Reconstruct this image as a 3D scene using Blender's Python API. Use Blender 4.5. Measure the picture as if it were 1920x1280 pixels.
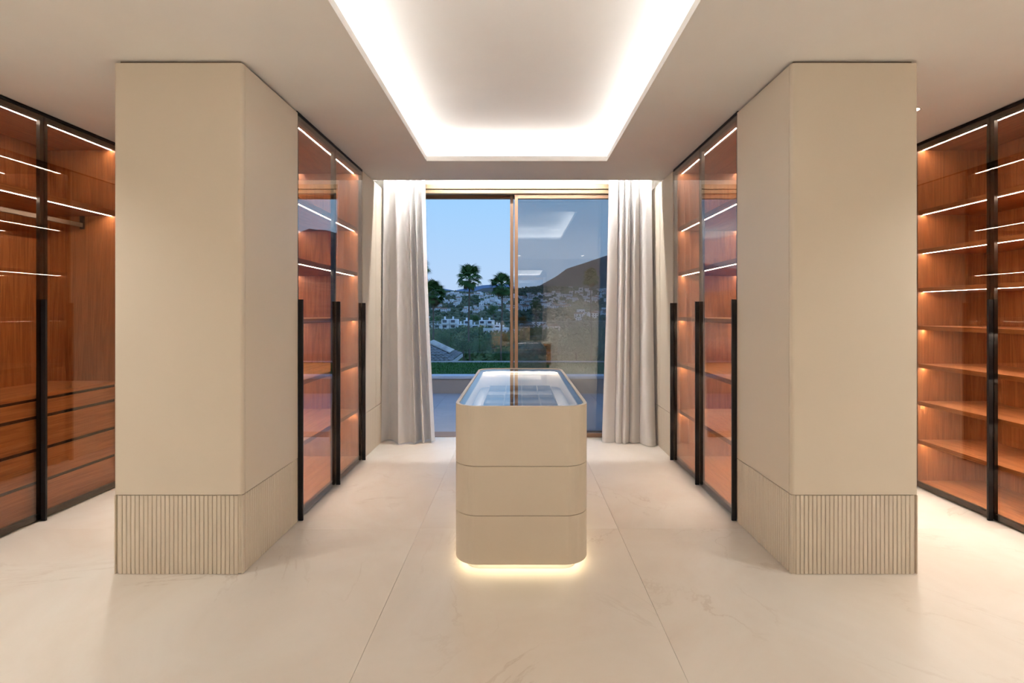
import bpy, bmesh, math, random
from mathutils import Vector, Matrix
R = random.Random(7)
for o in list(bpy.data.objects): bpy.data.objects.remove(o)
sc = bpy.context.scene
COL = sc.collection

# ------------------------------------------------------------------ camera, world, exposure
F, VX, VY, HC = 893.0, 973.0, 584.0, 1.379        # focal length and vanishing point in pixels of 1920x1280, eye height
cam = bpy.data.cameras.new('camera'); camo = bpy.data.objects.new('camera', cam); COL.objects.link(camo)
cam.sensor_width = 36.0; cam.lens = F / 1920 * 36
cam.shift_x = -(VX - 960) / 1920; cam.shift_y = (VY - 640) / 1920
cam.clip_start = 0.02; cam.clip_end = 20000
camo.location = (0, 0, HC); camo.rotation_euler = (math.pi / 2, 0, 0)
sc.camera = camo
sc.view_settings.view_transform = 'Standard'; sc.view_settings.look = 'None'
sc.view_settings.gamma = 1.0; sc.view_settings.exposure = 0.39; sc.view_settings.use_curve_mapping = False
cy = sc.cycles
cy.use_denoising = True; cy.max_bounces = 9; cy.diffuse_bounces = 5; cy.glossy_bounces = 3
cy.use_adaptive_sampling = True; cy.adaptive_threshold = .05; cy.adaptive_min_samples = 16
cy.transmission_bounces = 6; cy.transparent_max_bounces = 16; cy.sample_clamp_indirect = 6.0
cy.caustics_reflective = False; cy.caustics_refractive = False

w = bpy.data.worlds.new('dusk_sky'); sc.world = w; w.use_nodes = True
nt = w.node_tree; nt.nodes.clear()
tc = nt.nodes.new('ShaderNodeTexCoord'); sep = nt.nodes.new('ShaderNodeSeparateXYZ')
rmp = nt.nodes.new('ShaderNodeValToRGB'); bg = nt.nodes.new('ShaderNodeBackground'); out = nt.nodes.new('ShaderNodeOutputWorld')
nt.links.new(tc.outputs['Generated'], sep.inputs[0]); nt.links.new(sep.outputs['Z'], rmp.inputs[0])
nt.links.new(rmp.outputs[0], bg.inputs[0]); nt.links.new(bg.outputs[0], out.inputs[0])
el = rmp.color_ramp.elements
el[0].position = 0.0; el[0].color = (.52, .66, .90, 1)
el[1].position = 1.0; el[1].color = (.16, .36, .85, 1)
e = el.new(.06); e.color = (.49, .68, .95, 1)
e = el.new(.22); e.color = (.37, .65, 1.0, 1)
e = el.new(.5); e.color = (.25, .50, .95, 1)
bg.inputs[1].default_value = 0.765

LED_COVE, LED_POCKET, LED_SHELF, LED_ISLAND, LED_WELL, SPOT, FILL_REAR = 19.5, 225, 118, 6.5, 40, 42, 235

# ------------------------------------------------------------------ helpers
def px(x, y, D):                                   # a point of the place at depth D that the photograph shows at (x, y)
    return Vector(((x - VX) / F * D, D, HC + (VY - y) / F * D))

class MB:
    def __init__(s): s.v, s.f, s.m = [], [], []; s.mi = 0
    def face(s, pts):
        b = len(s.v); s.v += [tuple(p) for p in pts]; s.f.append(tuple(range(b, b + len(pts)))); s.m.append(s.mi)
    def box(s, x0, x1, y0, y1, z0, z1):
        x0, x1 = min(x0, x1), max(x0, x1); y0, y1 = min(y0, y1), max(y0, y1); z0, z1 = min(z0, z1), max(z0, z1)
        b = len(s.v)
        s.v += [(x0,y0,z0),(x1,y0,z0),(x1,y1,z0),(x0,y1,z0),(x0,y0,z1),(x1,y0,z1),(x1,y1,z1),(x0,y1,z1)]
        for q in ((0,3,2,1),(4,5,6,7),(0,1,5,4),(1,2,6,5),(2,3,7,6),(3,0,4,7)):
            s.f.append(tuple(b + i for i in q)); s.m.append(s.mi)
        return s
    def prism(s, pts, z0, z1):
        a = sum(pts[i][0]*pts[(i+1)%len(pts)][1] - pts[(i+1)%len(pts)][0]*pts[i][1] for i in range(len(pts)))
        if a < 0: pts = pts[::-1]
        n = len(pts); b = len(s.v)
        s.v += [(p[0], p[1], z0) for p in pts] + [(p[0], p[1], z1) for p in pts]
        s.f.append(tuple(b + n - 1 - i for i in range(n))); s.f.append(tuple(b + n + i for i in range(n))); s.m += [s.mi]*2
        for i in range(n):
            j = (i + 1) % n; s.f.append((b+i, b+j, b+n+j, b+n+i)); s.m.append(s.mi)
        return s
    def ring(s, po, pi, z0, z1):                   # a frame between two outlines with the same number of points
        n = len(po); b = len(s.v)
        s.v += [(p[0],p[1],z0) for p in po] + [(p[0],p[1],z1) for p in po] + [(p[0],p[1],z0) for p in pi] + [(p[0],p[1],z1) for p in pi]
        for i in range(n):
            j = (i+1) % n
            for q in ((i,j,n+j,n+i),(2*n+j,2*n+i,3*n+i,3*n+j),(n+i,n+j,3*n+j,3*n+i),(j,i,2*n+i,2*n+j)):
                s.f.append(tuple(b+k for k in q)); s.m.append(s.mi)
        return s
    def tube(s, pts, rad, n=8, cap=True):
        b = len(s.v); pts = [Vector(p) for p in pts]
        rad = rad if isinstance(rad, (list, tuple)) else [rad]*len(pts)
        for k, p in enumerate(pts):
            t = (pts[min(k+1, len(pts)-1)] - pts[max(k-1, 0)]).normalized()
            u = t.orthogonal().normalized() if abs(t.z) < .99 else Vector((1,0,0)); u = (u - t*u.dot(t)).normalized(); q = t.cross(u)
            for i in range(n):
                a = 2*math.pi*i/n; s.v.append(tuple(p + (u*math.cos(a) + q*math.sin(a))*rad[k]))
        for k in range(len(pts)-1):
            for i in range(n):
                j = (i+1) % n; s.f.append((b+k*n+i, b+k*n+j, b+(k+1)*n+j, b+(k+1)*n+i)); s.m.append(s.mi)
        if cap:
            s.f.append(tuple(b+n-1-i for i in range(n))); s.f.append(tuple(b+(len(pts)-1)*n+i for i in range(n))); s.m += [s.mi]*2
        return s
    def mesh(s, name, mats, off=(0,0,0), smooth=False):
        me = bpy.data.meshes.new(name); o = Vector(off)
        me.from_pydata([tuple(Vector(p) - o) for p in s.v], [], s.f)
        for m in (mats if isinstance(mats, (list, tuple)) else [mats]): me.materials.append(m)
        if max(s.m, default=0) > 0: me.polygons.foreach_set('material_index', s.m)
        if smooth: me.polygons.foreach_set('use_smooth', [True]*len(me.polygons))
        me.update(); return me

def wloc(o):
    v = Vector((0,0,0))
    while o: v += Vector(o.location); o = o.parent
    return v
def build(name, mb, mat, parent=None, bevel=0, smooth=False, origin=None):
    off = wloc(parent) if parent else (Vector(origin) if origin else Vector((0,0,0)))
    me = mb.mesh(name, mat, off, smooth); o = bpy.data.objects.new(name, me); COL.objects.link(o)
    if parent: o.parent = parent
    elif origin: o.location = origin
    if bevel:
        m = o.modifiers.new('edge', 'BEVEL'); m.width = bevel; m.segments = 2; m.limit_method = 'ANGLE'; m.angle_limit = math.radians(50)
    return o
def place(name, me, loc, parent=None, rot=None, scale=None):
    o = bpy.data.objects.new(name, me); COL.objects.link(o)
    o.location = Vector(loc) - (wloc(parent) if parent else Vector((0,0,0)))
    if parent: o.parent = parent
    if rot is not None: o.rotation_euler = rot
    if scale is not None: o.scale = scale if isinstance(scale, (tuple, list)) else (scale,)*3
    return o
def tag(o, label=None, cat=None, group=None, kind=None):
    if label: o['label'] = label
    if cat: o['category'] = cat
    if group: o['group'] = group
    if kind: o['kind'] = kind
    return o
def thing(name, loc, label=None, cat=None, group=None, kind=None):
    o = bpy.data.objects.new(name, None); COL.objects.link(o); o.location = loc; o.empty_display_size = .1
    return tag(o, label, cat, group, kind)
def BX(*a): return MB().box(*a)
def rrect(x0, x1, y0, y1, r, n=10):
    pts = []
    for cx, cy_, a0 in ((x1-r, y1-r, 0), (x0+r, y1-r, 90), (x0+r, y0+r, 180), (x1-r, y0+r, 270)):
        for i in range(n+1):
            a = math.radians(a0 + 90*i/n); pts.append((cx + r*math.cos(a), cy_ + r*math.sin(a)))
    return pts

# ------------------------------------------------------------------ materials
def mat(name, col, rough=.5, metal=0, spec=.5, bump=None, var=None, coat=0):
    m = bpy.data.materials.new(name); m.use_nodes = True; t = m.node_tree; b = t.nodes['Principled BSDF']
    b.inputs['Base Color'].default_value = (*col, 1); b.inputs['Roughness'].default_value = rough
    b.inputs['Metallic'].default_value = metal; b.inputs['Specular IOR Level'].default_value = spec
    b.inputs['Coat Weight'].default_value = coat
    co = t.nodes.new('ShaderNodeTexCoord')
    nz = t.nodes.new('ShaderNodeTexNoise'); nz.inputs['Scale'].default_value = var[0] if var else 3.0; nz.inputs['Detail'].default_value = 4
    t.links.new(co.outputs['Object'], nz.inputs['Vector'])
    cr = t.nodes.new('ShaderNodeValToRGB'); k = var[1] if var else .015
    cr.color_ramp.elements[0].position = .3; cr.color_ramp.elements[1].position = .7
    cr.color_ramp.elements[0].color = (*[c*(1-k) for c in col], 1); cr.color_ramp.elements[1].color = (*[min(1, c*(1+k)) for c in col], 1)
    t.links.new(nz.outputs[0], cr.inputs[0]); t.links.new(cr.outputs[0], b.inputs['Base Color'])
    if bump:
        n2 = t.nodes.new('ShaderNodeTexNoise'); n2.inputs['Scale'].default_value = bump[0]; n2.inputs['Detail'].default_value = 3
        t.links.new(co.outputs['Object'], n2.inputs['Vector'])
        bp = t.nodes.new('ShaderNodeBump'); bp.inputs['Strength'].default_value = bump[1]; bp.inputs['Distance'].default_value = .01
        t.links.new(n2.outputs[0], bp.inputs['Height']); t.links.new(bp.outputs[0], b.inputs['Normal'])
    return m
def emis(name, col, strength):
    m = bpy.data.materials.new(name); m.use_nodes = True; t = m.node_tree; t.nodes.clear()
    e = t.nodes.new('ShaderNodeEmission'); e.inputs[0].default_value = (*col, 1); e.inputs[1].default_value = strength
    o = t.nodes.new('ShaderNodeOutputMaterial'); t.links.new(e.outputs[0], o.inputs[0]); return m
def glass(name, tint, ior=1.5, rough=0.0, boost=1.0):
    m = bpy.data.materials.new(name); m.use_nodes = True; t = m.node_tree; t.nodes.clear()
    ge = t.nodes.new('ShaderNodeNewGeometry'); mx = t.nodes.new('ShaderNodeMapRange')
    mx.inputs['To Min'].default_value = ior; mx.inputs['To Max'].default_value = 1/ior
    fr = t.nodes.new('ShaderNodeFresnel'); t.links.new(ge.outputs['Backfacing'], mx.inputs[0]); t.links.new(mx.outputs[0], fr.inputs[0])
    mu = t.nodes.new('ShaderNodeMath'); mu.operation = 'MULTIPLY'; mu.inputs[1].default_value = boost; mu.use_clamp = True
    t.links.new(fr.outputs[0], mu.inputs[0])
    tr = t.nodes.new('ShaderNodeBsdfTransparent'); tr.inputs[0].default_value = (*tint, 1)
    gl = t.nodes.new('ShaderNodeBsdfGlossy'); gl.inputs['Roughness'].default_value = rough; gl.inputs[0].default_value = (1,1,1,1)
    ms = t.nodes.new('ShaderNodeMixShader'); o = t.nodes.new('ShaderNodeOutputMaterial')
    t.links.new(mu.outputs[0], ms.inputs[0]); t.links.new(tr.outputs[0], ms.inputs[1]); t.links.new(gl.outputs[0], ms.inputs[2]); t.links.new(ms.outputs[0], o.inputs[0])
    return m
def wood(name, axis, dark, mid, light):
    m = bpy.data.materials.new(name); m.use_nodes = True; t = m.node_tree; b = t.nodes['Principled BSDF']
    b.inputs['Roughness'].default_value = .42; b.inputs['Specular IOR Level'].default_value = .35
    ge = t.nodes.new('ShaderNodeNewGeometry'); mp = t.nodes.new('ShaderNodeMapping')
    s = [9, 9, 9]; s[axis] = .55; mp.inputs['Scale'].default_value = s
    t.links.new(ge.outputs['Position'], mp.inputs[0])
    n1 = t.nodes.new('ShaderNodeTexNoise'); n1.inputs['Scale'].default_value = 1.2; n1.inputs['Detail'].default_value = 5; n1.inputs['Distortion'].default_value = 1.4
    t.links.new(mp.outputs[0], n1.inputs['Vector'])
    mp2 = t.nodes.new('ShaderNodeMapping'); s2 = [150, 150, 150]; s2[axis] = 4; mp2.inputs['Scale'].default_value = s2
    t.links.new(ge.outputs['Position'], mp2.inputs[0])
    n2 = t.nodes.new('ShaderNodeTexNoise'); n2.inputs['Scale'].default_value = 1; n2.inputs['Detail'].default_value = 2
    t.links.new(mp2.outputs[0], n2.inputs['Vector'])
    # cathedral figure: sine rings of the stretched noise
    ml = t.nodes.new('ShaderNodeMath'); ml.operation = 'MULTIPLY'; ml.inputs[1].default_value = 30; t.links.new(n1.outputs[0], ml.inputs[0])
    sn = t.nodes.new('ShaderNodeMath'); sn.operation = 'SINE'; t.links.new(ml.outputs[0], sn.inputs[0])
    mr = t.nodes.new('ShaderNodeMapRange'); mr.inputs['From Min'].default_value = -1; mr.inputs['From Max'].default_value = 1; t.links.new(sn.outputs[0], mr.inputs[0])
    mi = t.nodes.new('ShaderNodeMix'); mi.data_type = 'FLOAT'; mi.inputs[0].default_value = .70
    t.links.new(mr.outputs[0], mi.inputs[2]); t.links.new(n2.outputs[0], mi.inputs[3])
    cr = t.nodes.new('ShaderNodeValToRGB'); cr.color_ramp.elements[0].position = .18; cr.color_ramp.elements[1].position = .82
    cr.color_ramp.elements[0].color = (*dark, 1); cr.color_ramp.elements[1].color = (*light, 1)
    q = cr.color_ramp.elements.new(.5); q.color = (*mid, 1)
    t.links.new(mi.outputs[0], cr.inputs[0]); t.links.new(cr.outputs[0], b.inputs['Base Color'])
    bp = t.nodes.new('ShaderNodeBump'); bp.inputs['Strength'].default_value = .08; bp.inputs['Distance'].default_value = .004
    t.links.new(n2.outputs[0], bp.inputs['Height']); t.links.new(bp.outputs[0], b.inputs['Normal'])
    return m
def marble(name, base, vein, stain, scale=1.0, rough=.42):
    m = bpy.data.materials.new(name); m.use_nodes = True; t = m.node_tree; b = t.nodes['Principled BSDF']
    b.inputs['Roughness'].default_value = rough; b.inputs['Specular IOR Level'].default_value = .4
    ge = t.nodes.new('ShaderNodeNewGeometry'); oi = t.nodes.new('ShaderNodeObjectInfo')
    ad = t.nodes.new('ShaderNodeVectorMath'); ad.operation = 'MULTIPLY_ADD'
    cb = t.nodes.new('ShaderNodeCombineXYZ')
    mu = t.nodes.new('ShaderNodeMath'); mu.operation = 'MULTIPLY'; mu.inputs[1].default_value = 37
    t.links.new(oi.outputs['Random'], mu.inputs[0]); t.links.new(mu.outputs[0], cb.inputs[2])
    ad.inputs[1].default_value = (scale,)*3
    t.links.new(ge.outputs['Position'], ad.inputs[0]); t.links.new(cb.outputs[0], ad.inputs[2])
    n1 = t.nodes.new('ShaderNodeTexNoise'); n1.inputs['Scale'].default_value = 1.3; n1.inputs['Detail'].default_value = 7; n1.inputs['Roughness'].default_value = .6; n1.inputs['Distortion'].default_value = .8
    t.links.new(ad.outputs[0], n1.inputs['Vector'])
    cr = t.nodes.new('ShaderNodeValToRGB'); cr.color_ramp.elements[0].position = .3; cr.color_ramp.elements[1].position = .62
    cr.color_ramp.elements[0].color = (*stain, 1); cr.color_ramp.elements[1].color = (*base, 1)
    t.links.new(n1.outputs[0], cr.inputs[0])
    n2 = t.nodes.new('ShaderNodeTexNoise'); n2.inputs['Scale'].default_value = .9; n2.inputs['Detail'].default_value = 9; n2.inputs['Roughness'].default_value = .58; n2.inputs['Distortion'].default_value = 1.6
    t.links.new(ad.outputs[0], n2.inputs['Vector'])
    su = t.nodes.new('ShaderNodeMath'); su.operation = 'SUBTRACT'; su.inputs[1].default_value = .5; t.links.new(n2.outputs[0], su.inputs[0])
    ab = t.nodes.new('ShaderNodeMath'); ab.operation = 'ABSOLUTE'; t.links.new(su.outputs[0], ab.inputs[0])
    mr = t.nodes.new('ShaderNodeMapRange'); mr.inputs['From Max'].default_value = .012; mr.inputs['To Min'].default_value = .34; mr.inputs['To Max'].default_value = 0
    t.links.new(ab.outputs[0], mr.inputs[0])
    n3 = t.nodes.new('ShaderNodeTexNoise'); n3.inputs['Scale'].default_value = 2.1; n3.inputs['Detail'].default_value = 2; t.links.new(ad.outputs[0], n3.inputs['Vector'])
    m3 = t.nodes.new('ShaderNodeMapRange'); m3.inputs['From Min'].default_value = .48; m3.inputs['From Max'].default_value = .66; t.links.new(n3.outputs[0], m3.inputs[0])
    mm = t.nodes.new('ShaderNodeMath'); mm.operation = 'MULTIPLY'; t.links.new(mr.outputs[0], mm.inputs[0]); t.links.new(m3.outputs[0], mm.inputs[1])
    mx = t.nodes.new('ShaderNodeMix'); mx.data_type = 'RGBA'; t.links.new(mm.outputs[0], mx.inputs[0]); t.links.new(cr.outputs[0], mx.inputs[6]); mx.inputs[7].default_value = (*vein, 1)
    t.links.new(mx.outputs[2], b.inputs['Base Color'])
    return m
def cloth(name, col, through):
    m = bpy.data.materials.new(name); m.use_nodes = True; t = m.node_tree; t.nodes.clear()
    ge = t.nodes.new('ShaderNodeNewGeometry'); mp = t.nodes.new('ShaderNodeMapping'); mp.inputs['Scale'].default_value = (60, 60, 420); t.links.new(ge.outputs['Position'], mp.inputs[0])
    nz = t.nodes.new('ShaderNodeTexNoise'); nz.inputs['Scale'].default_value = 1; nz.inputs['Detail'].default_value = 2; t.links.new(mp.outputs[0], nz.inputs['Vector'])
    cr = t.nodes.new('ShaderNodeValToRGB'); cr.color_ramp.elements[0].color = (*[c*.93 for c in col], 1); cr.color_ramp.elements[1].color = (*col, 1); t.links.new(nz.outputs[0], cr.inputs[0])
    d = t.nodes.new('ShaderNodeBsdfDiffuse'); tl = t.nodes.new('ShaderNodeBsdfTranslucent'); ms = t.nodes.new('ShaderNodeMixShader'); ms.inputs[0].default_value = through
    t.links.new(cr.outputs[0], d.inputs[0]); t.links.new(cr.outputs[0], tl.inputs[0]); t.links.new(d.outputs[0], ms.inputs[1]); t.links.new(tl.outputs[0], ms.inputs[2])
    o = t.nodes.new('ShaderNodeOutputMaterial'); t.links.new(ms.outputs[0], o.inputs[0]); return m

M = {}
M['ceiling'] = mat('ceiling_paint', (.93, .91, .88), .7)
M['wall'] = mat('wall_paint', (.84, .79, .72), .7)
M['lacquer'] = mat('cream_lacquer', (.75, .665, .55), .38, spec=.45, var=(1.2, .015))
M['lacquer_dark'] = mat('shadow_gap', (.16, .11, .07), .7)
M['floor'] = marble('cream_stone', (.84, .785, .71), (.50, .39, .29), (.77, .69, .60))
M['grout'] = mat('grout', (.80, .70, .58), .8)
M['wood_v'] = wood('walnut_vertical', 2, (.25, .078, .022), (.36, .125, .04), (.46, .18, .062))
M['wood_y'] = wood('walnut_lengthwise', 1, (.28, .092, .028), (.40, .15, .052), (.50, .205, .078))
M['bronze'] = mat('dark_bronze_metal', (.03, .024, .019), .36, metal=.6)
M['black'] = mat('black_metal', (.006, .0055, .007), .5, metal=.2)
M['gap'] = mat('black_recess', (.01, .008, .006), .8)
M['rail'] = mat('bronze_rail', (.19, .15, .11), .4, metal=.7)
M['smoke'] = glass('bronze_glass', (.93, .87, .80), 1.52, boost=1.55)
M['pane'] = glass('window_glass', (.86, .87, .88), 1.62, boost=1.5)
M['clear'] = glass('clear_glass', (.95, .97, .96), 1.5)
M['case'] = glass('display_glass', (.80, .82, .86), 1.55)
M['gold'] = mat('champagne_frame', (.40, .30, .185), .42, metal=.35)
M['gold_dark'] = mat('bronze_frame', (.31, .19, .12), .5, metal=.2)
M['curtain'] = cloth('sheer_linen', (.93, .91, .90), .08)
M['hem'] = cloth('hem_linen', (.93, .91, .89), .05)
M['led'] = emis('shelf_led', (1, .94, .90), LED_SHELF)
M['led_cove'] = emis('cove_led', (1, .985, .97), LED_COVE)
M['led_pocket'] = emis('pocket_led', (1, .97, .93), LED_POCKET)
M['led_isl'] = emis('plinth_led', (1, .84, .56), LED_ISLAND)
M['led_well'] = emis('well_led', (1, .82, .62), LED_WELL)
M['lamp'] = emis('downlight_lens', (1, .86, .68), 12)
M['white'] = mat('white_trim', (.85, .83, .80), .5)
M['tray'] = mat('dark_leather', (.02, .022, .035), .45)
M['mirror'] = mat('mirror_silver', (.9, .9, .9), .01, metal=1)

# ------------------------------------------------------------------ the room
H = 2.70
XL, XR = -3.145, 3.12          # faces of the side wardrobes
AL, AR = -1.452, 1.432         # faces of the middle wardrobes
YW, YB = 5.22, -1.5            # window plane, rear wall

fl = thing('floor', (0, 0, 0), kind='structure'); tag(fl, 'pale cream stone floor in large slabs')
build('grout_bed', BX(-3.76, 3.74, YB, YW + .25, -.06, -.004), M['grout'], fl)
xs = [-3.76, -.63, .63, 3.74]; ys = [YB, .506, 3.026, YW + .02]
for i in range(3):
    for j in range(3):
        build('tile', BX(xs[i] + .0009, xs[i+1] - .0009, ys[j] + .0005, ys[j+1] - .0005, -.02, 0), M['floor'], fl)

# ceiling: slab with a rectangular recess, higher tray above it, curtain pocket at the window
hx0, hx1, hy0, hy1 = -.81, .772, 1.75, 4.18; ex = .15; zs, zt = 2.745, 2.92; YP = 4.79
c = MB()
for a in ((-3.76, 3.74, YB, hy0), (-3.76, 3.74, hy1, YP), (-3.76, hx0, hy0, hy1), (hx1, 3.74, hy0, hy1)): c.box(*a, H, zs)
c.box(hx0 - ex, hx1 + ex, hy0 - ex, hy1 + ex, zt, zt + .03)
c.box(hx0 - ex - .03, hx0 - ex, hy0 - ex, hy1 + ex, zs, zt); c.box(hx1 + ex, hx1 + ex + .03, hy0 - ex, hy1 + ex, zs, zt)
c.box(hx0 - ex, hx1 + ex, hy0 - ex - .03, hy0 - ex, zs, zt); c.box(hx0 - ex, hx1 + ex, hy1 + ex, hy1 + ex + .03, zs, zt)
c.box(-3.76, 3.74, YP, YW + .02, 2.98, 3.01); c.box(-3.76, 3.74, YP - .03, YP, zs, 2.98)
tag(build('ceiling', c, M['ceiling']), 'plain pale ceiling with a recessed light tray', kind='structure')

for nm, b in (('wall_left', [(-3.80, -3.76, YB, YW, 0, H), (-3.76, XL, YB, 2.525, 0, H)]), ('wall_right', [(3.74, 3.78, YB, YW, 0, H), (XR, 3.74, YB, 2.525, 0, H)]),
              ('wall_rear', [(-3.80, 3.78, YB - .1, YB, 0, H)]),
              ('wall_window', [(-3.80, -1.31, YW, YW + .24, 0, 3.01), (1.25, 3.78, YW, YW + .24, 0, 3.01), (-1.31, 1.25, YW, YW + .24, 2.76, 3.01)])):
    m = MB()
    for q in b: m.box(*q)
    tag(build(nm, m, M['wall']), kind='structure')

# ------------------------------------------------------------------ lights of the room and added rear fill
cl = thing('cove_light_strip', (0, 3, zs), 'white light strip glowing inside the recessed ceiling tray', 'light strip')
o_ = .09
for q in ((hx0 - o_ - .02, hx0 - o_, hy0 - o_, hy1 + o_), (hx1 + o_, hx1 + o_ + .02, hy0 - o_, hy1 + o_), (hx0 - o_, hx1 + o_, hy0 - o_ - .02, hy0 - o_), (hx0 - o_, hx1 + o_, hy1 + o_, hy1 + o_ + .02)):
    build('strip', BX(*q, zs, zs + .012), M['led_cove'], cl)
ps = thing('curtain_light_strip', (0, YP + .02, 2.74), 'white light strip hidden above the curtains at the window', 'light strip')
build('strip', BX(-1.43, 1.41, YP + .03, YP + .05, 2.966, 2.970), M['led_pocket'], ps)
build('profile', BX(-1.43, 1.41, YP + .024, YP + .056, 2.9705, 2.9795), M['white'], ps)

def downlight(x, y, label, power=None, angle=112):
    t = thing('downlight', (x, y, H), label, 'downlight', 'recessed ceiling downlights')
    n = 24
    po = [(x + .048*math.cos(2*math.pi*i/n), y + .048*math.sin(2*math.pi*i/n)) for i in range(n)]
    pi_ = [(x + .036*math.cos(2*math.pi*i/n), y + .036*math.sin(2*math.pi*i/n)) for i in range(n)]
    build('trim_ring', MB().ring(po, pi_, H - .004, H - .0005), M['white'], t)
    build('lens', MB().prism(pi_, H - .003, H - .0005), M['lamp'], t)
    l = bpy.data.lights.new('downlight_beam', 'SPOT'); l.energy = power or SPOT; l.color = (1, .985, .95); l.spot_size = math.radians(angle); l.spot_blend = 1.0; l.shadow_soft_size = .04
    lo = bpy.data.objects.new('downlight_beam', l); COL.objects.link(lo); lo.parent = t; lo.location = (0, 0, -.02)
for x, sx in ((-2.57, 'left'), (2.58, 'right')):
    downlight(x, 3.12, 'small round ceiling downlight over the %s aisle beside the pillar' % sx)
    downlight(x, 1.84, 'small round ceiling downlight in front of the %s pillar' % sx)
    downlight(x, .5, 'small round ceiling downlight farther forward on the %s side' % sx)
for x, sx in ((-1.5, 'left of'), (0, 'right above'), (1.5, 'right of')):  # unseen ceiling lamps added behind the camera to brighten the whole room
    downlight(x, -.75, 'added unseen fill downlight behind and %s the viewpoint' % sx, FILL_REAR, 84)

# ------------------------------------------------------------------ window
wn = thing('window_1', (0, YW, 0), kind='structure'); tag(wn, 'bronze framed sliding window, left half slid open')
build('head_frame', BX(-1.31, 1.25, YW - .035, YW + .03, 2.715, 2.765), M['gold'], wn, .003)
build('head_frame', BX(-1.31, 1.25, YW - .02, YW + .05, 2.668, 2.713), M['gold'], wn, .003)
build('head_track', BX(-1.31, 1.25, YW + .05, YW + .2, 2.72, 2.755), M['gap'], wn)
build('outer_lintel', BX(-1.31, 1.25, YW + .2, YW + .24, 2.665, 2.755), M['gold_dark'], wn)
build('jamb', BX(-1.31, -1.28, YW - .02, YW + .22, 0, 2.668), M['gold_dark'], wn)
build('jamb', BX(1.22, 1.25, YW - .02, YW + .22, 0, 2.668), M['gold_dark'], wn)
build('floor_track', BX(-1.31, 1.25, YW + .03, YW + .24, -.03, .004), M['gold_dark'], wn)
for k, (x0, x1, y0, zt_) in enumerate(((-.047, 1.22, YW, 2.668), (-.098, 1.19, YW + .09, 2.72))):
    s = build('sash', MB().box(x0, x0 + .036, y0, y0 + .045, .004, zt_).box(x1 - .036, x1, y0, y0 + .045, .004, zt_)
              .box(x0 + .036, x1 - .036, y0, y0 + .045, .004, .046).box(x0 + .036, x1 - .036, y0, y0 + .045, zt_ - .05, zt_), M['gold_dark'], wn, .002)
    build('pane', BX(x0 + .036, x1 - .036, y0 + .018, y0 + .026, .046, zt_ - .05), M['pane'], s)

# ------------------------------------------------------------------ clad columns between aisle and side aisles
slat_cache = {}
def slat_mesh(kind, wd, h):
    key = (kind, round(wd, 4), h)
    if key not in slat_cache:
        d = .007; e = .0025; a = wd/2
        prof = [(-a, 0), (a, 0), (a, -d + e), (a - e, -d), (-a + e, -d), (-a, -d + e)]     # proud towards -y
        if kind == 'x+': prof = [(-p[1], p[0]) for p in prof]
        if kind == 'x-': prof = [(p[1], p[0]) for p in prof]
        slat_cache[key] = MB().prism(prof, 0, h).mesh('slat', M['lacquer'])
    return slat_cache[key]
ZB = .418
def slat_row(parent, kind, fixed, a0, a1, first=0.0):
    n = max(1, round((a1 - a0)/.0222)); p = (a1 - a0)/n
    me = slat_mesh(kind, p - .0028, ZB - .006)
    for i in range(n):
        c_ = a0 + p*(i + .5)
        place('slat', me, (c_, fixed, .002) if kind == 'y-' else (fixed, c_, .002), parent)
def column(s, xi, xo, y0, y1, label, front):
    # xi = aisle face, xo = outer face; s = direction from the aisle face outwards (-1 left block, +1 right block)
    t = thing('clad_column', ((xi + xo)/2, (y0 + y1)/2, 0), label, 'column')
    e = .02
    build('core', BX(xi + s*e, xo - s*e, y0 + e, y1 - .002, 0, H), M['lacquer_dark'], t)
    zt_ = 2.684; g = .0015; r = .016
    kin, kout = ('x+', 'x-') if s < 0 else ('x-', 'x+')
    def corner(zz0, zz1, nm, ins):                 # panel that wraps round both front corners
        xa, xb = xi - s*(-ins), xo - s*ins
        pts = []
        for i in range(7):
            a = math.pi/2*i/6; pts.append((xa + s*(r - r*math.cos(a)), y0 + ins + r - r*math.sin(a)))
        for i in range(7):
            a = math.pi/2*i/6; pts.append((xb - s*(r - r*math.sin(a)), y0 + ins + r - r*math.cos(a)))
        pts += [(xb, y0 + .024), (xa, y0 + .024)]
        return build(nm, MB().prism(pts, zz0, zz1), M['lacquer'], t)
    ys_ = y0
    if front:
        corner(ZB, zt_, 'front_panel', 0); ys_ = y0 + .026
        pl = corner(0.002, ZB - .004, 'base_panel', .006)
        xa, xb = min(xi, xo), max(xi, xo)
        slat_row(pl, 'y-', y0 + .0065, xa + .022, xb - .022)
        for xx, sg in ((xi, s), (xo, -s)):
            kk = kin if sg == s else kout
            place('corner_slat', slat_mesh(kk, .022, ZB - .006), (xx + sg*.0065, y0 + .0135, .002), pl)
    splits = [ys_, y1] if front else [y0, 4.835, y1]
    for nm, xf, sg, kk in (('side_panel', xi, s, kin), ('outer_panel', xo, -s, kout)):
        for a, b in zip(splits, splits[1:]):
            build(nm, BX(xf, xf + sg*.02, a + g, b - g, ZB, zt_), M['lacquer'], t, .0015)
        bp = build('base_panel', BX(xf + sg*.0065, xf + sg*.02, ys_ + g, y1 - g, .002, ZB - .004), M['lacquer'], t)
        slat_row(bp, kk, xf + sg*.0065, ys_ + .002, y1 - .002)
    return t
OL, OR = -2.128, 2.097
column(-1, AL, OL, 2.5, 3.128, 'cream column with fluted base on the left, nearest the viewer', True)
column(1, AR, OR, 2.5, 3.128, 'cream column with fluted base on the right, nearest the viewer', True)
column(-1, AL, OL, 4.432, YW - .01, 'cream end panel beside the left curtain, past the glass wardrobe', False)
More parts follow.
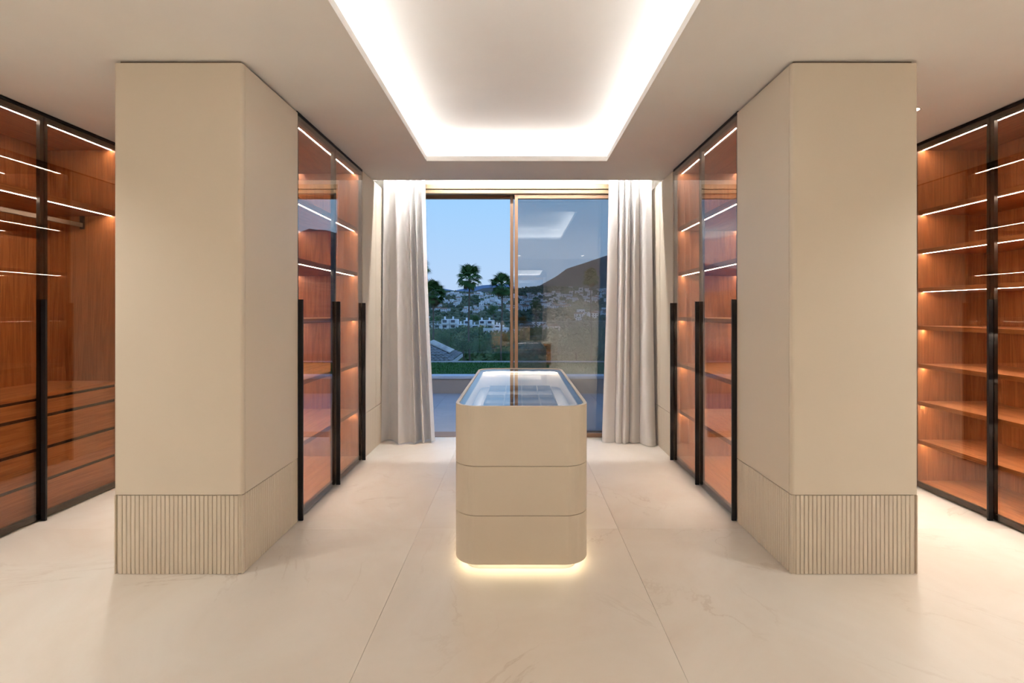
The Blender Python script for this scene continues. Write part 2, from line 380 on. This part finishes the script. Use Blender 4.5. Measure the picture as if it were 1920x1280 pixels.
column(1, AR, OR, 4.432, YW - .01, 'cream end panel beside the right curtain, past the glass wardrobe', False)

# ------------------------------------------------------------------ wardrobes with bronze glass doors
def wardrobe(label, fx, s, y0, y1, depth, shelves, double=False, drawers=False, handles='near', th=.032, group=None):
    t = thing('glass_wardrobe', (fx + s*depth/2, (y0 + y1)/2, 0), label, 'wardrobe', group)
    X = lambda u: fx + s*u
    u0, u1 = .036, depth - (.036 if double else .02)
    build('side_panel', BX(X(u0), X(u1), y0 + .001, y0 + .021, .02, 2.675), M['wood_v'], t)
    build('side_panel', BX(X(u0), X(u1), y1 - .021, y1 - .001, .02, 2.675), M['wood_v'], t)
    a, b = y0 + .0215, y1 - .0215
    tp = build('top_panel', BX(X(u0), X(u1), a, b, 2.655, 2.675), M['wood_y'], t)
    build('bottom_panel', BX(X(u0), X(u1), a, b, .02, .042), M['wood_y'], t)
    build('plinth', BX(X(.04), X(depth - .04), y0 + .01, y1 - .01, 0.001, .0195), M['gap'], t)
    if not double: build('back_panel', BX(X(u1 - .012), X(u1), a, b, .0425, 2.6545), M['wood_v'], t)
    ub = u1 if double else u1 - .0125
    us = [.080] + ([depth - .080] if double else [])
    def leds(par, z):
        for u in us: build('light_strip', BX(X(u - .0035), X(u + .0035), a + .002, b - .002, z - .0008, z - .0001), M['led'], par)
    leds(tp, 2.655)
    for z in shelves:
        sh = build('shelf', BX(X(u0 + .006), X(ub - (.006 if double else 0)), a, b, z, z + th), M['wood_y'], t, .001)
        leds(sh, z)
    if drawers:
        build('hanging_rail', BX(X(.30), X(.315), a, b, 2.045, 2.078), M['rail'], t, .002)
        for yy in (a, b - .006): build('rail_bracket', BX(X(.290), X(.325), yy, yy + .006, 2.03, 2.135), M['bronze'], t)
        build('countertop', BX(X(u0 + .004), X(ub), a, b, .806, .832), M['wood_y'], t, .001)
        build('drawer_case', BX(X(.0565), X(ub), a, b, .043, .8055), M['gap'], t)
        ym = (a + b)/2
        for z0, z1 in ((.69, .786), (.474, .668), (.257, .452), (.046, .236)):
            for ya, yb in ((a + .002, ym - .0015), (ym + .0015, b - .002)):
                build('drawer', BX(X(.046), X(.056), ya, yb, z0, z1), M['wood_y'], t, .001)
    sides = [(fx, s)] + ([(fx + s*depth, -s)] if double else [])
    ym = (y0 + y1)/2; zb, zt_ = .012, 2.672
    for xf, sg in sides:
        build('top_filler', BX(xf + sg*.004, xf + sg*.034, y0, y1, 2.6765, 2.697), M['black'], t)
        for k, (ya, yb) in enumerate(((y0 + .0015, ym - .0015), (ym + .0015, y1 - .0015))):
            fw = .024; Y0, Y1 = xf + sg*.008, xf + sg*.032
            d = build('door', MB().box(Y0, Y1, ya, ya + fw, zb, zt_).box(Y0, Y1, yb - fw, yb, zb, zt_).box(Y0, Y1, ya + fw, yb - fw, zb, zb + .036).box(Y0, Y1, ya + fw, yb - fw, zt_ - .03, zt_), M['bronze'], t)
            build('pane', BX(xf + sg*.0005, xf + sg*.0075, ya, yb, zb, zt_), M['smoke'], d)
            hs = []
            if handles == 'far': hs = [yb - .026] if k == 0 else []
            if handles == 'both': hs = [ya + .001] if k == 0 else [ya + .001, yb - .02]
            for h in hs:
                build('handle', MB().box(xf - sg*.003, xf, h, h + .024, .004, 1.459).box(xf - sg*.03, xf - sg*.003, h, h + .011, .004, 1.459), M['black'], d)
    return t
mid = [2.125, 1.71, 1.295, .872, .448]
wardrobe('walnut and bronze-glass wardrobe set between the cream panels left of the island', AL, -1, 3.13, 4.43, OL*-1 + AL, mid, True, handles='both')
wardrobe('walnut and bronze-glass wardrobe set between the cream panels right of the island', AR, 1, 3.13, 4.43, OR - AR, mid, True, handles='both')
side = [2.143, 1.837, 1.534, 1.235, .935, .64, .335]
wardrobe('glass wardrobe with hanging rail and walnut drawers along the left wall', XL, -1, 2.53, 3.79, .60, [2.134], drawers=True, handles='far', th=.04)
wardrobe('glass wardrobe with many lit walnut shelves along the right wall', XR, 1, 2.53, 3.79, .60, side, handles='far')
wardrobe('glass wardrobe on the left wall, farther back and hidden behind the column', XL, -1, 3.79, 5.05, .60, side, handles='far')
wardrobe('glass wardrobe on the right wall, farther back and hidden behind the column', XR, 1, 3.79, 5.05, .60, side, handles='far')

# ------------------------------------------------------------------ curtains
def curtain(label, xa, xb, xa2, xb2, seed, flare):
    # xa..xb at the top, xa2..xb2 at the floor; a goes to the outer side
    r = random.Random(seed); n, mrow = 150, 40
    t = thing('curtain', ((xa + xb)/2, 4.99, 0), label, 'curtain', 'sheer white curtains at the window')
    nf = 4.3; ph = r.uniform(0, 6); w2 = [r.uniform(-.6, .6) for _ in range(12)]
    def P(i, z):
        u = i/n; f = 1 - z/2.93
        q = u*nf + .42*math.sin(u*6 + ph) + .10*math.sin(u*15 + ph)
        fold = math.sin(2*math.pi*q)
        amp = .030 + .030*f + .014*math.sin(u*9 + ph)*(.4 + f)
        sharp = fold + .22*math.sin(4*math.pi*q + ph)
        x = (xa + (xb - xa)*u)*(1 - f**1.5) + (xa2 + (xb2 - xa2)*u)*f**1.5 + .018*math.cos(2*math.pi*q)*(.4 + f)
        y = 5.02 - amp*sharp - flare(u)*f**2.2 + .006*math.sin(3*z + u*6)*f
        return (x, y, z)
    def sheet(z0, z1, rows, off=0):
        m = MB(); m.v = []
        for k in range(rows + 1):
            z = z0 + (z1 - z0)*k/rows
            for i in range(n + 1):
                p = P(i, z); m.v.append((p[0], p[1] - off, p[2]))
        for k in range(rows):
            for i in range(n):
                b = k*(n + 1) + i; m.f.append((b, b + 1, b + n + 2, b + n + 1)); m.m.append(0)
        return m
    build('fabric', sheet(.085, 2.93, mrow), M['curtain'], t, smooth=True)
    build('hem', sheet(.006, .093, 3, .0015), M['hem'], t, smooth=True)
    build('curtain_track', BX(min(xa, xb), max(xa, xb), 5.0, 5.03, 2.93, 2.979), M['white'], t)
curtain('gathered sheer white curtain hanging left of the window', -1.415, -.985, -1.425, -.875, 3, lambda u: .10*math.exp(-((u - .45)/.2)**2) - .03*u)
curtain('gathered sheer white curtain hanging right of the window', 1.39, .955, 1.40, .90, 11, lambda u: .12*math.exp(-((u - .1)/.15)**2) - .02*u)

# ------------------------------------------------------------------ island
ix0, ix1, iy0, iy1, ir = -.347, .373, 2.50, 4.19, .13
isl = thing('dressing_island', (.013, 3.345, 0), 'rounded cream drawer island with glass top, glowing along its base', 'island')
P_ = lambda e: rrect(ix0 + e, ix1 - e, iy0 + e, iy1 - e, max(.02, ir - e*.9), 12)
build('plinth', MB().prism(P_(.06), .001, .0495), M['white'], isl)
build('base_light', MB().ring(P_(.045), P_(.058), .042, .0495), M['led_isl'], isl)
for z0, z1 in ((.05, .3055), (.3080, .5655)): build('drawer', MB().prism(P_(0), z0, z1), M['lacquer'], isl, .0015)
build('shadow_joint', MB().prism(P_(.006), .3055, .3080), M['lacquer_dark'], isl); build('shadow_joint', MB().prism(P_(.006), .5655, .5680), M['lacquer_dark'], isl)
build('top_case', MB().ring(P_(0), P_(.018), .5680, .882), M['lacquer'], isl, .0015)
build('well_floor', MB().prism(P_(.0185), .69, .722), M['tray'], isl)
tr = build('jewellery_tray', BX(-.25, .27, 2.62, 4.06, .7225, .728), M['tray'], isl)
for x in (-.245, -.105, .022, .149, .265): build('divider', BX(x - .0025, x + .0025, 2.62, 4.06, .7285, .752), M['rail'], tr)
for y in (2.62, 2.95, 3.28, 3.61, 3.94, 4.055): build('divider', BX(-.242, .262, y - .0025, y + .0025, .7285, .750), M['rail'], tr)
bd = build('glass_border', MB().ring(P_(.0185), P_(.045), .858, .8675), M['tray'], isl)
build('well_light', MB().ring(P_(.024), P_(.036), .853, .8575), M['led_well'], isl)
build('glass_top', MB().prism(P_(.019), .868, .878), M['case'], isl)

# ------------------------------------------------------------------ rear wall furniture that the window glass mirrors
mr_ = thing('wall_mirror', (0, YB, .66), 'rounded mirror glimpsed as a reflection in the right window pane', 'mirror')
pp = [(p[0], p[1]) for p in rrect(-.70, .70, .66, 2.43, .12)]
def xz(pts, y0, y1):
    m = MB().prism([(p[0], p[1]) for p in pts], 0, 1); m.v = [(v[0], y0 if v[2] < .5 else y1, v[1]) for v in m.v]; return m
build('mirror_glass', xz(pp, YB + .02, YB + .028), M['mirror'], mr_); build('mirror_backing', xz(rrect(-.66, .66, .70, 2.39, .1), YB + .001, YB + .0195), M['gap'], mr_)
vn = thing('vanity_console', (0, YB, 0), 'low walnut console mirrored in the right window pane', 'console')
build('body', BX(-.78, .78, YB + .002, YB + .38, .08, .59), M['wood_y'], vn, .003); build('top', BX(-.80, .80, YB + .002, YB + .40, .591, .62), M['lacquer'], vn, .003); build('plinth', BX(-.74, .74, YB + .002, YB + .34, .001, .0795), M['gap'], vn)

# ================================================================== outside
def foliage(name, c0, c1, scale):
    m = bpy.data.materials.new(name); m.use_nodes = True; t = m.node_tree; b = t.nodes['Principled BSDF']; b.inputs['Roughness'].default_value = .7; b.inputs['Specular IOR Level'].default_value = .15
    ge = t.nodes.new('ShaderNodeNewGeometry'); nz = t.nodes.new('ShaderNodeTexNoise'); nz.inputs['Scale'].default_value = scale; nz.inputs['Detail'].default_value = 5
    t.links.new(ge.outputs['Position'], nz.inputs['Vector']); cr = t.nodes.new('ShaderNodeValToRGB'); cr.color_ramp.elements[0].position = .35; cr.color_ramp.elements[1].position = .65
    cr.color_ramp.elements[0].color = (*c0, 1); cr.color_ramp.elements[1].color = (*c1, 1); t.links.new(nz.outputs[0], cr.inputs[0]); t.links.new(cr.outputs[0], b.inputs['Base Color']); return m
M['terrace'] = marble('terrace_stone', (.42, .41, .42), (.28, .27, .27), (.37, .36, .37), 1.5, .55)
M['render'] = mat('beige_render', (.52, .40, .32), .85)
M['coping'] = mat('pale_coping', (.66, .66, .68), .6)
M['lawn'] = foliage('lawn_grass', (.02, .09, .012), (.045, .16, .02), 9)
M['leaf'] = foliage('palm_leaf', (.035, .10, .03), (.11, .20, .06), 1.6)
M['dry'] = foliage('dry_frond', (.10, .085, .045), (.17, .13, .07), 2)
M['trunk'] = mat('palm_trunk', (.16, .12, .09), .9, var=(9, .25))
M['tree'] = foliage('tree_leaf', (.045, .12, .045), (.14, .24, .08), .9)
M['tree2'] = foliage('warm_tint_leaf', (.20, .11, .03), (.38, .20, .05), .9)  # orange leaf tone; warm light on the golden-brown tree is put into this colour
M['wood_far'] = foliage('woodland', (.06, .10, .055), (.20, .20, .12), .05)
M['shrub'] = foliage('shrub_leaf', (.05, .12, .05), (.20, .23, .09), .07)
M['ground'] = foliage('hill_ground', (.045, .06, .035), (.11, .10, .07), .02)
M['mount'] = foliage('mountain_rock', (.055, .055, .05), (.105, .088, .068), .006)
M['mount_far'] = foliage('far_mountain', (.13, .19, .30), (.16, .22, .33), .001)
M['hwall'] = mat('white_house_wall', (.86, .86, .86), .8)
M['hroof'] = mat('house_roof', (.30, .17, .11), .9)
M['hwin'] = mat('house_window', (.04, .05, .07), .2)
M['hlit'] = emis('lit_window', (1, .72, .38), 1.6)
M['rtile'] = mat('grey_roof_tile', (.27, .25, .25), .8, var=(7, .35))
M['solar'] = mat('solar_glass', (.06, .10, .22), .12, spec=.9)
M['alu'] = mat('aluminium', (.55, .57, .6), .35, metal=.8)

# terrace with slabs, low wall, lawn and glass balustrade
te = thing('terrace_floor', (0, 6.7, 0), 'grey stone terrace outside the window', kind='structure')
build('bed', BX(-6, 6, YW + .241, 8.05, -.1, -.012), M['grout'], te)
for i in range(10):
    for j in range(3):
        y0 = YW + .243 + j*.865
        build('slab', BX(-6 + i*1.2 + .002, -6 + (i + 1)*1.2 - .002, y0, y0 + .861, -.03, -.005), M['terrace'], te)
pw = thing('garden_wall', (0, 8.2, 0), 'low beige terrace wall with pale coping below the lawn', 'wall')
build('body', BX(-6, 6, 8.06, 8.3, -.1, .245), M['render'], pw)
for i in range(8): build('coping', BX(-6 + i*1.5 + .002, -6 + (i + 1)*1.5 - .002, 8.035, 8.32, .246, .29), M['coping'], pw, .004)
lw = build('lawn', BX(-9, 9, 8.33, 10.6, -.1, .262), M['lawn']); tag(lw, 'dark green lawn strip behind the terrace wall', 'lawn', kind='stuff')
m = MB()
for _ in range(9000):
    x, y = R.uniform(-2.6, 2.4), R.uniform(8.34, 10.4); a = R.uniform(0, math.pi); hh = R.uniform(.018, .04); w_ = .004
    dx, dy = math.cos(a)*w_, math.sin(a)*w_; m.face([(x - dx, y - dy, .26), (x + dx, y + dy, .26), (x + R.uniform(-.012, .012), y + R.uniform(-.012, .012), .262 + hh)])
tag(build('grass_blades', m, M['lawn']), 'short grass blades of the lawn behind the terrace wall', 'grass', kind='stuff')
bl = thing('glass_balustrade', (0, 10.5, .26), 'frameless glass balustrade along the far edge of the lawn', 'balustrade')
build('base_channel', BX(-6, 6, 10.46, 10.54, .262, .288), M['coping'], bl)
for i in range(8):
    p = build('pane', BX(-6 + i*1.5 + .006, -6 + (i + 1)*1.5 - .006, 10.492, 10.508, .2885, 1.165), M['clear'], bl)
build('top_rail', BX(-6, 6, 10.491, 10.509, 1.1655, 1.171), M['alu'], bl)

# neighbour's hip roof with barrel tiles and a solar panel
rf = thing('neighbour_roof', (-6.5, 21.85, -1), 'hipped grey tiled roof beyond the lawn with a solar panel', 'roof')
xc, ya, yb, ez, ap = -2.84, 20.0, 23.7, -.70, .17
hx = xc - 1.85; ym = 21.85
def quad_tiles(m, a, b, c_, d, nrow, ncol):           # barrel tiles on the slope a-b (eave) to d-c (ridge)
    a, b, c_, d = map(Vector, (a, b, c_, d)); nrm = (b - a).cross(d - a).normalized()
    for i in range(ncol):
        for j in range(nrow):
            q = []
            for (u, v) in ((i/ncol, j/nrow), ((i + 1)/ncol, j/nrow), ((i + 1)/ncol, (j + 1)/nrow), (i/ncol, (j + 1)/nrow)):
                q.append((a*(1-u) + b*u)*(1-v) + (d*(1-u) + c_*u)*v)
            top = .05; lift = .025
            ml, mh = (q[0] + q[1])/2 + nrm*(top + lift), (q[3] + q[2])/2 + nrm*top
            e0, e1 = q[0] + nrm*lift, q[1] + nrm*lift
            m.face([e0, ml, mh, q[3]]); m.face([ml, e1, q[2], mh]); m.face([e0, e1, ml])
m = MB(); quad_tiles(m, (-11, ya, ez), (xc, ya, ez), (hx, ym, ap), (-11, ym, ap), 9, 42); build('tiles', m, M['rtile'], rf)['kind'] = 'stuff'
m = MB(); quad_tiles(m, (xc, ya, ez), (xc, yb, ez), (hx, ym, ap), (hx, ym - .01, ap), 9, 18); build('tiles', m, M['rtile'], rf)['kind'] = 'stuff'
m = MB(); m.face([(-11, yb, ez), (xc, yb, ez), (hx, ym, ap), (-11, ym, ap)][::-1]); build('rear_slope', m, M['rtile'], rf)
build('eave_board', MB().box(-11, xc + .03, ya - .05, ya, ez - .16, ez - .01).box(xc, xc + .05, ya, yb, ez - .16, ez - .01), M['coping'], rf)
build('house_wall', BX(-11, xc - .35, ya + .4, yb - .4, -4, ez - .02), M['hwall'], rf)
sp = thing('solar_panel', (-3.6, 21.9, -.4), 'blue solar panel lying on the neighbour roof', 'solar panel')
sl = (ap - ez)/1.85
def rz(x, o=.09): return ez + (xc - x)*sl + o
def slopebox(m, x0, x1, y0, y1, o0, o1):
    m.box(x0, x1, y0, y1, 0, 1); k = len(m.v) - 8
    for i in range(k, k + 8): v = m.v[i]; m.v[i] = (v[0], v[1], rz(v[0], o0 if v[2] < .5 else o1))
    return m
build('panel_frame', slopebox(MB(), xc - 1.25, xc - .25, 21.3, 22.9, .10, .14), M['alu'], sp)
for i in range(3):
    for j in range(2): build('cell', slopebox(MB(), xc - 1.22 + j*.49, xc - 1.22 + j*.49 + .46, 21.33 + i*.52, 21.33 + i*.52 + .5, .1405, .145), M['solar'], sp)

# land: valley and hillside
prof = [(11, -1.2), (20, -4), (40, -5), (120, -10), (285, -13), (450, -6), (700, 8), (1000, 38), (1400, 64)]
def hz(x, y):
    for (a, za), (b, zb) in zip(prof, prof[1:]):
        if y <= b: z = za + (zb - za)*(y - a)/(b - a); break
    else: z = prof[-1][1]
    k = min(1, max(0, (y - 60)/300))
    z += k*(3*math.sin(x/47 + y/90) + 4*math.sin(x/130 - y/210 + 1)) + max(0, (y - 400)/1000)*(.035*max(0, x) + 6*math.sin(x/75))
    return z
m = MB(); ys_ = [11 + (1400 - 11)*(k/46)**2 for k in range(47)]; nx = 60
for y in ys_:
    for i in range(nx + 1):
        x = (i/nx*2 - 1)*(30 + y*.75); m.v.append((x, y, hz(x, y)))
for k in range(46):
    for i in range(nx): b = k*(nx + 1) + i; m.f.append((b, b + 1, b + nx + 2, b + nx + 1)); m.m.append(0)
tag(build('hillside', m, M['ground'], smooth=True), 'valley and hillside beyond the terrace', kind='structure')

def ridge(name, pts, D, mt, label, foot, seed):
    r = random.Random(seed); m = MB(); P2 = []
    for (a, ya_), (b, yb_) in zip(pts, pts[1:]):
        n = max(2, int(abs(b - a)/9))
        for i in range(n): P2.append((a + (b - a)*i/n, ya_ + (yb_ - ya_)*i/n))
    P2.append(pts[-1]); rows = 14; n = len(P2)
    for k in range(rows + 1):
        f = k/rows
        for i, (a, yy) in enumerate(P2):
            top = px(a, yy, D); g = abs(f - .62)/.62 if f < .62 else (f - .62)/.38
            h = foot + (top.z - foot)*(1 - g**1.15)
            y = D*(.62 + .38*f/.62) if f < .62 else D*(1 + .35*(f - .62)/.38)
            n_ = math.sin(i*.9 + k*.7 + seed)*.5 + math.sin(i*.37 - k*1.3)*.5 + r.uniform(-.35, .35)
            h += (top.z - foot)*.035*n_*(1 - abs(1 - g)**6)
            m.v.append((top.x*(y/D)**.6 + n_*D*.004, y, h))
    for k in range(rows):
        for i in range(n - 1): b = k*n + i; m.f.append((b, b + 1, b + n + 1, b + n)); m.m.append(0)
    tag(build(name, m, mt, smooth=True), label, kind='structure')
ridge('mountain', [(930, 560), (985, 546), (1003, 541), (1030, 524), (1062, 502), (1095, 491), (1135, 477), (1200, 462), (1270, 445), (1330, 428), (1362, 424), (1410, 455), (1500, 480), (1640, 500), (1800, 520)], 2200, M['mount'], 'brown mountain slope on the right beyond the village', 30, 4)
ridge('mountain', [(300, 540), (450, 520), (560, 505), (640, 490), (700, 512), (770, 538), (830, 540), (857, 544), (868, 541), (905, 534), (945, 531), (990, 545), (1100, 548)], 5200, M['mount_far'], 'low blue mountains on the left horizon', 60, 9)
ridge('mountain', [(600, 560), (760, 548), (850, 553), (880, 548), (905, 540), (925, 538), (960, 541), (1010, 555), (1080, 560)], 2900, M['mount'], 'dark hill standing between palms and village', 40, 13)

# woodland: far tree crowns nobody could count
ico = bmesh.new(); bmesh.ops.create_icosphere(ico, subdivisions=1, radius=1); iv = [v.co.copy() for v in ico.verts]; ifc = [[v.index for v in f.verts] for f in ico.faces]; ico.free()
m = MB()
for _ in range(8200):
    y = 230 + (1250 - 230)*R.random()**1.3; x = R.uniform(-.24, .30)*y; s_ = R.uniform(1.2, 2.9)*(1 if y < 500 else 1.15)
    z = hz(x, y); b = len(m.v); q = R.uniform(.8, 1.2)
    for v in iv: k = s_*R.uniform(.7, 1.2); m.v.append((x + v.x*k, y + v.y*k, z + s_*.5 + v.z*k*q))
    for f in ifc: m.f.append(tuple(b + i for i in f)); m.m.append(0)
tag(build('woodland', m, M['wood_far']), 'dark green woodland covering the valley and hillside', 'trees', kind='stuff')
m = MB()
for _ in range(330):
    y = 45 + 215*R.random(); x = R.uniform(-.22, .26)*y; s_ = R.uniform(1.2, 2.6)*(.6 + y/200); z = hz(x, y) + s_*.5
    for _k in range(150):
        d = Vector((R.gauss(0, 1), R.gauss(0, 1), R.gauss(0, 1))).normalized(); p = Vector((x, y, z)) + Vector((d.x, d.y, d.z*.85))*s_*R.uniform(.6, 1.1)
        u = Vector((R.gauss(0, 1), R.gauss(0, 1), R.gauss(0, 1))).normalized()*s_*.17; v = u.orthogonal().normalized()*s_*.10
        m.face([p - u, p + v, p + u, p - v])
tag(build('shrubbery', m, M['shrub']), 'mixed green shrubbery filling the valley behind the balustrade', 'shrubs', kind='stuff')

# houses on the hillside
def house_mesh(kind):
    m = MB(); w_, d_, h_ = ((11, 8, 5.6), (8, 8, 6.4), (15, 8, 5.2))[kind]
    m.mi = 0; m.box(-w_/2, w_/2, -d_/2, d_/2, -3, h_)
    if kind == 1: m.box(w_/2, w_/2 + 4, -d_/2 + 1, d_/2, -3, h_*.55)
    m.mi = 1
    if kind == 0:
        for a in (((-w_/2 - .4, -d_/2 - .4, h_), (w_/2 + .4, -d_/2 - .4, h_), (w_/2 + .4, 0, h_ + 2), (-w_/2 - .4, 0, h_ + 2)), ((w_/2 + .4, d_/2 + .4, h_), (-w_/2 - .4, d_/2 + .4, h_), (-w_/2 - .4, 0, h_ + 2), (w_/2 + .4, 0, h_ + 2))): m.face(a)
        m.mi = 0; m.face([(-w_/2, -d_/2, h_), (-w_/2, d_/2, h_), (-w_/2, 0, h_ + 1.9)]); m.face([(w_/2, d_/2, h_), (w_/2, -d_/2, h_), (w_/2, 0, h_ + 1.9)])
    else:
        m.mi = 0; m.box(-w_/2, w_/2, -d_/2, -d_/2 + .3, h_, h_ + .7); m.box(-w_/2, -w_/2 + .3, -d_/2, d_/2, h_, h_ + .7); m.box(w_/2 - .3, w_/2, -d_/2, d_/2, h_, h_ + .7)
    n = int(w_/3)
    for i in range(n):
        x = -w_/2 + w_*(i + .5)/n
        for zz in (.7, 3.4):
            m.mi = 3 if R.random() < .05 else 2; m.box(x - .7, x + .7, -d_/2 - .12, -d_/2 - .02, zz, zz + 1.5)
            m.mi = 2; m.box(w_/2 + .02, w_/2 + .1, -d_/2 + 2, -d_/2 + 3.4, zz, zz + 1.5)
    return m.mesh('house', [M['hwall'], M['hroof'], M['hwin'], M['hlit']])
hm = [house_mesh(k) for k in range(3)] + [house_mesh(0)]
spots = []
def cluster(n, x0, x1, y0, y1, lab, s0=.5, s1=.85):
    for _ in range(n):
        a, D = R.uniform(x0, x1), R.uniform(y0, y1); x = (a - VX)/F*D; spots.append((x, D, hz(x, D) + 1.0, R.uniform(s0, s1), lab))
cluster(78, 856, 968, 620, 960, 'white house in the hillside village around the middle palm'); cluster(24, 800, 860, 640, 960, 'white house in the hillside village behind the left palm')
cluster(80, 972, 1066, 620, 960, 'white house in the hillside village just right of the mullion'); cluster(36, 1068, 1140, 800, 1080, 'white house high on the hillside below the mountain at right')
cluster(10, 1075, 1138, 420, 560, 'white house low in the valley seen through the right pane'); cluster(9, 975, 1040, 300, 420, 'larger white house in the row just right of the mullion', .7, .95)
cluster(8, 880, 965, 200, 250, 'white house among trees below the white apartment blocks', .45, .6)
for x, y, z, s_, lab in spots:
    o = place('hillside_house', hm[R.randrange(4)], (x, y, z), None, (0, 0, R.uniform(-.7, .7)), s_)
    tag(o, lab, 'house', lab.replace('white house', 'white houses', 1))

def apartments(xp, D, wd, floors, label):
    x = (xp - VX)/F*D; z = hz(x, D) + 1
    t = thing('apartment_block', (x, D, z), label, 'building', 'terraced apartment blocks in the valley')
    nb = int(wd/4.4)
    for i in range(nb):
        fh = floors - (1 if i % 3 == 1 else 0); bx = x - wd/2 + i*wd/nb; q = (i % 2)*1.2
        build('bay', BX(bx, bx + wd/nb - .15, D + q, D + 9, z - 5, z + fh*2.8), M['hwall'], t)
        for k in range(fh):
            wnd = build('window', BX(bx + .7, bx + 2.9, D + q - .06, D + q - .01, z + k*2.8 + .4, z + k*2.8 + 2.3), M['hlit'] if R.random() < .12 else M['hwin'], t)
            build('balcony', BX(bx + .2, bx + wd/nb - .4, D + q - 1.3, D + q - .07, z + k*2.8 - .05, z + k*2.8 + .95), M['hwall'], t)
        build('chimney', BX(bx + 1, bx + 1.9, D + q + 3, D + q + 4, z + fh*2.8, z + fh*2.8 + 1.5), M['hwall'], t)
apartments(835, 262, 22, 3, 'white terraced apartment block by the left curtain, in the valley')
apartments(905, 275, 22, 3, 'white terraced apartment block below the tall middle palm')
apartments(945, 300, 9, 2, 'small white apartment block just left of the window mullion')

# trees and palms nearer by
def leafball(n, seed, size):
    r = random.Random(seed); m = MB(); blobs = [(Vector((r.gauss(0, .42), r.gauss(0, .42), r.gauss(0, .30))), r.uniform(.35, .62)) for _ in range(12)]
    for _ in range(n):
        c_, rr = r.choice(blobs); d = Vector((r.gauss(0, 1), r.gauss(0, 1), r.gauss(0, 1))).normalized(); p = c_ + d*rr*r.uniform(.75, 1.05)
        u = Vector((r.gauss(0, 1), r.gauss(0, 1), r.gauss(0, 1))).normalized()*size; v = u.orthogonal().normalized()*size*.5
        m.face([p - u, p + v, p + u, p - v])
    return m
crowns = [leafball(2600, 21, .055).mesh('crown', M['tree']), leafball(2600, 33, .055).mesh('crown', M['tree']), leafball(2200, 41, .055).mesh('crown', M['tree2'])]
def tree(xp, yp, D, wpx, kind, label):
    c_ = px(xp, yp, D); s_ = wpx/F*D/2; g = hz(c_.x, D)
    t = thing('broadleaf_tree', (c_.x, D, g), label, 'tree')
    build('trunk', MB().tube([(c_.x, D, g - .3), (c_.x + .1, D, (g + c_.z)/2), (c_.x, D, c_.z)], [.22*s_/2, .16*s_/2, .06*s_/2]), M['trunk'], t)
    place('crown', crowns[kind], c_, t, (0, 0, R.uniform(0, 6)), (s_, s_, s_*.85))
tree(838, 637, 46, 46, 0, 'dark rounded tree above the tiled roof')
tree(868, 648, 40, 44, 1, 'bushy dark tree at the right end of the tiled roof')
tree(905, 655, 60, 50, 0, 'dark green tree behind the lawn, under the apartments')
tree(938, 637, 75, 38, 2, 'golden-brown tree with warm light in its leaf colour, just left of the mullion')
tree(945, 660, 48, 40, 1, 'green tree low behind the balustrade, left of the mullion')
tree(982, 600, 120, 24, 2, 'orange-brown tree just right of the mullion')
tree(1005, 570, 330, 26, 0, 'dark tree between white houses right of the mullion')
tree(812, 600, 90, 30, 1, 'dark tree beside the left palm trunk')
tree(1010, 655, 60, 52, 0, 'dark tree seen through the right pane above the island')
tree(1080, 650, 60, 60, 1, 'dark tree seen through the right pane near the curtain')
tree(925, 580, 420, 26, 0, 'dark round tree below the village, right of middle palm')
tree(890, 596, 340, 22, 1, 'dark round tree beside the middle palm trunk')

def frond_mesh():
    m = MB(); m.tube([(0, 0, 0), (.26, 0, .03), (.46, 0, 0)], [.014, .010, .006], 4)
    for i in range(15):
        a = math.radians(-82 + 164*i/14); L = .58*(1 - .22*abs(math.sin(a))); c_, s_ = math.cos(a), math.sin(a)
        p0 = Vector((.43, 0, 0)); p1 = p0 + Vector((c_*L*.6, s_*L*.6, .02)); p2 = p0 + Vector((c_*L*.98, s_*L*.98, -.20)); nn = Vector((-s_, c_, 0))*.034
        m.face([p0, p1 + nn, p1 - nn]); m.face([p1 - nn, p1 + nn, p2])
    return m
fm = frond_mesh(); f_green = fm.mesh('frond', M['leaf']); f_dry = fm.mesh('frond', M['dry'])
def palm(xp, yp, D, wpx, label, seed, n=46):
    r = random.Random(seed); c_ = px(xp, yp, D); s_ = wpx/F*D/2/.92; g = hz(c_.x, D)
    t = thing('fan_palm', (c_.x, D, g), label, 'palm tree', 'fan palms beyond the lawn')
    k = 9; pts = [(c_.x + .12*math.sin(i*.7 + seed)*(1 - i/k)*s_, D, g - .3 + (c_.z - g + .3)*i/k) for i in range(k + 1)]
    build('trunk', MB().tube(pts, [.075*s_*(1 - .35*i/k) for i in range(k + 1)], 9), M['trunk'], t, smooth=True)
    for i in range(n):
        f = i/(n - 1); pitch = math.radians(80 - 145*f**.95 + r.uniform(-10, 10)); yaw = i*2.399 + r.uniform(-.2, .2); sc_ = s_*r.uniform(.74, 1.2)*(1 if f < .8 else .8)
        rot = (Matrix.Rotation(yaw, 3, 'Z') @ Matrix.Rotation(-pitch, 3, 'Y') @ Matrix.Rotation(r.uniform(-.5, .5), 3, 'X')).to_euler()
        place('frond', f_dry if f > .86 else f_green, c_ + Vector((0, 0, .12*s_*(1 - 2*f))), t, rot, sc_)
palm(880, 523, 40, 52, 'tall fan palm standing clear in the middle of the open window', 1)
palm(941, 537, 42, 50, 'fan palm partly behind the window mullion', 2)
palm(812, 552, 38, 50, 'fan palm at the left beside the curtain, with bare trunk', 3)
palm(783, 508, 44, 46, 'fan palm mostly hidden by the left curtain, one frond tip showing', 4, 60)
palm(1108, 522, 46, 34, 'fan palm seen through the right pane against the mountain', 5, 60)
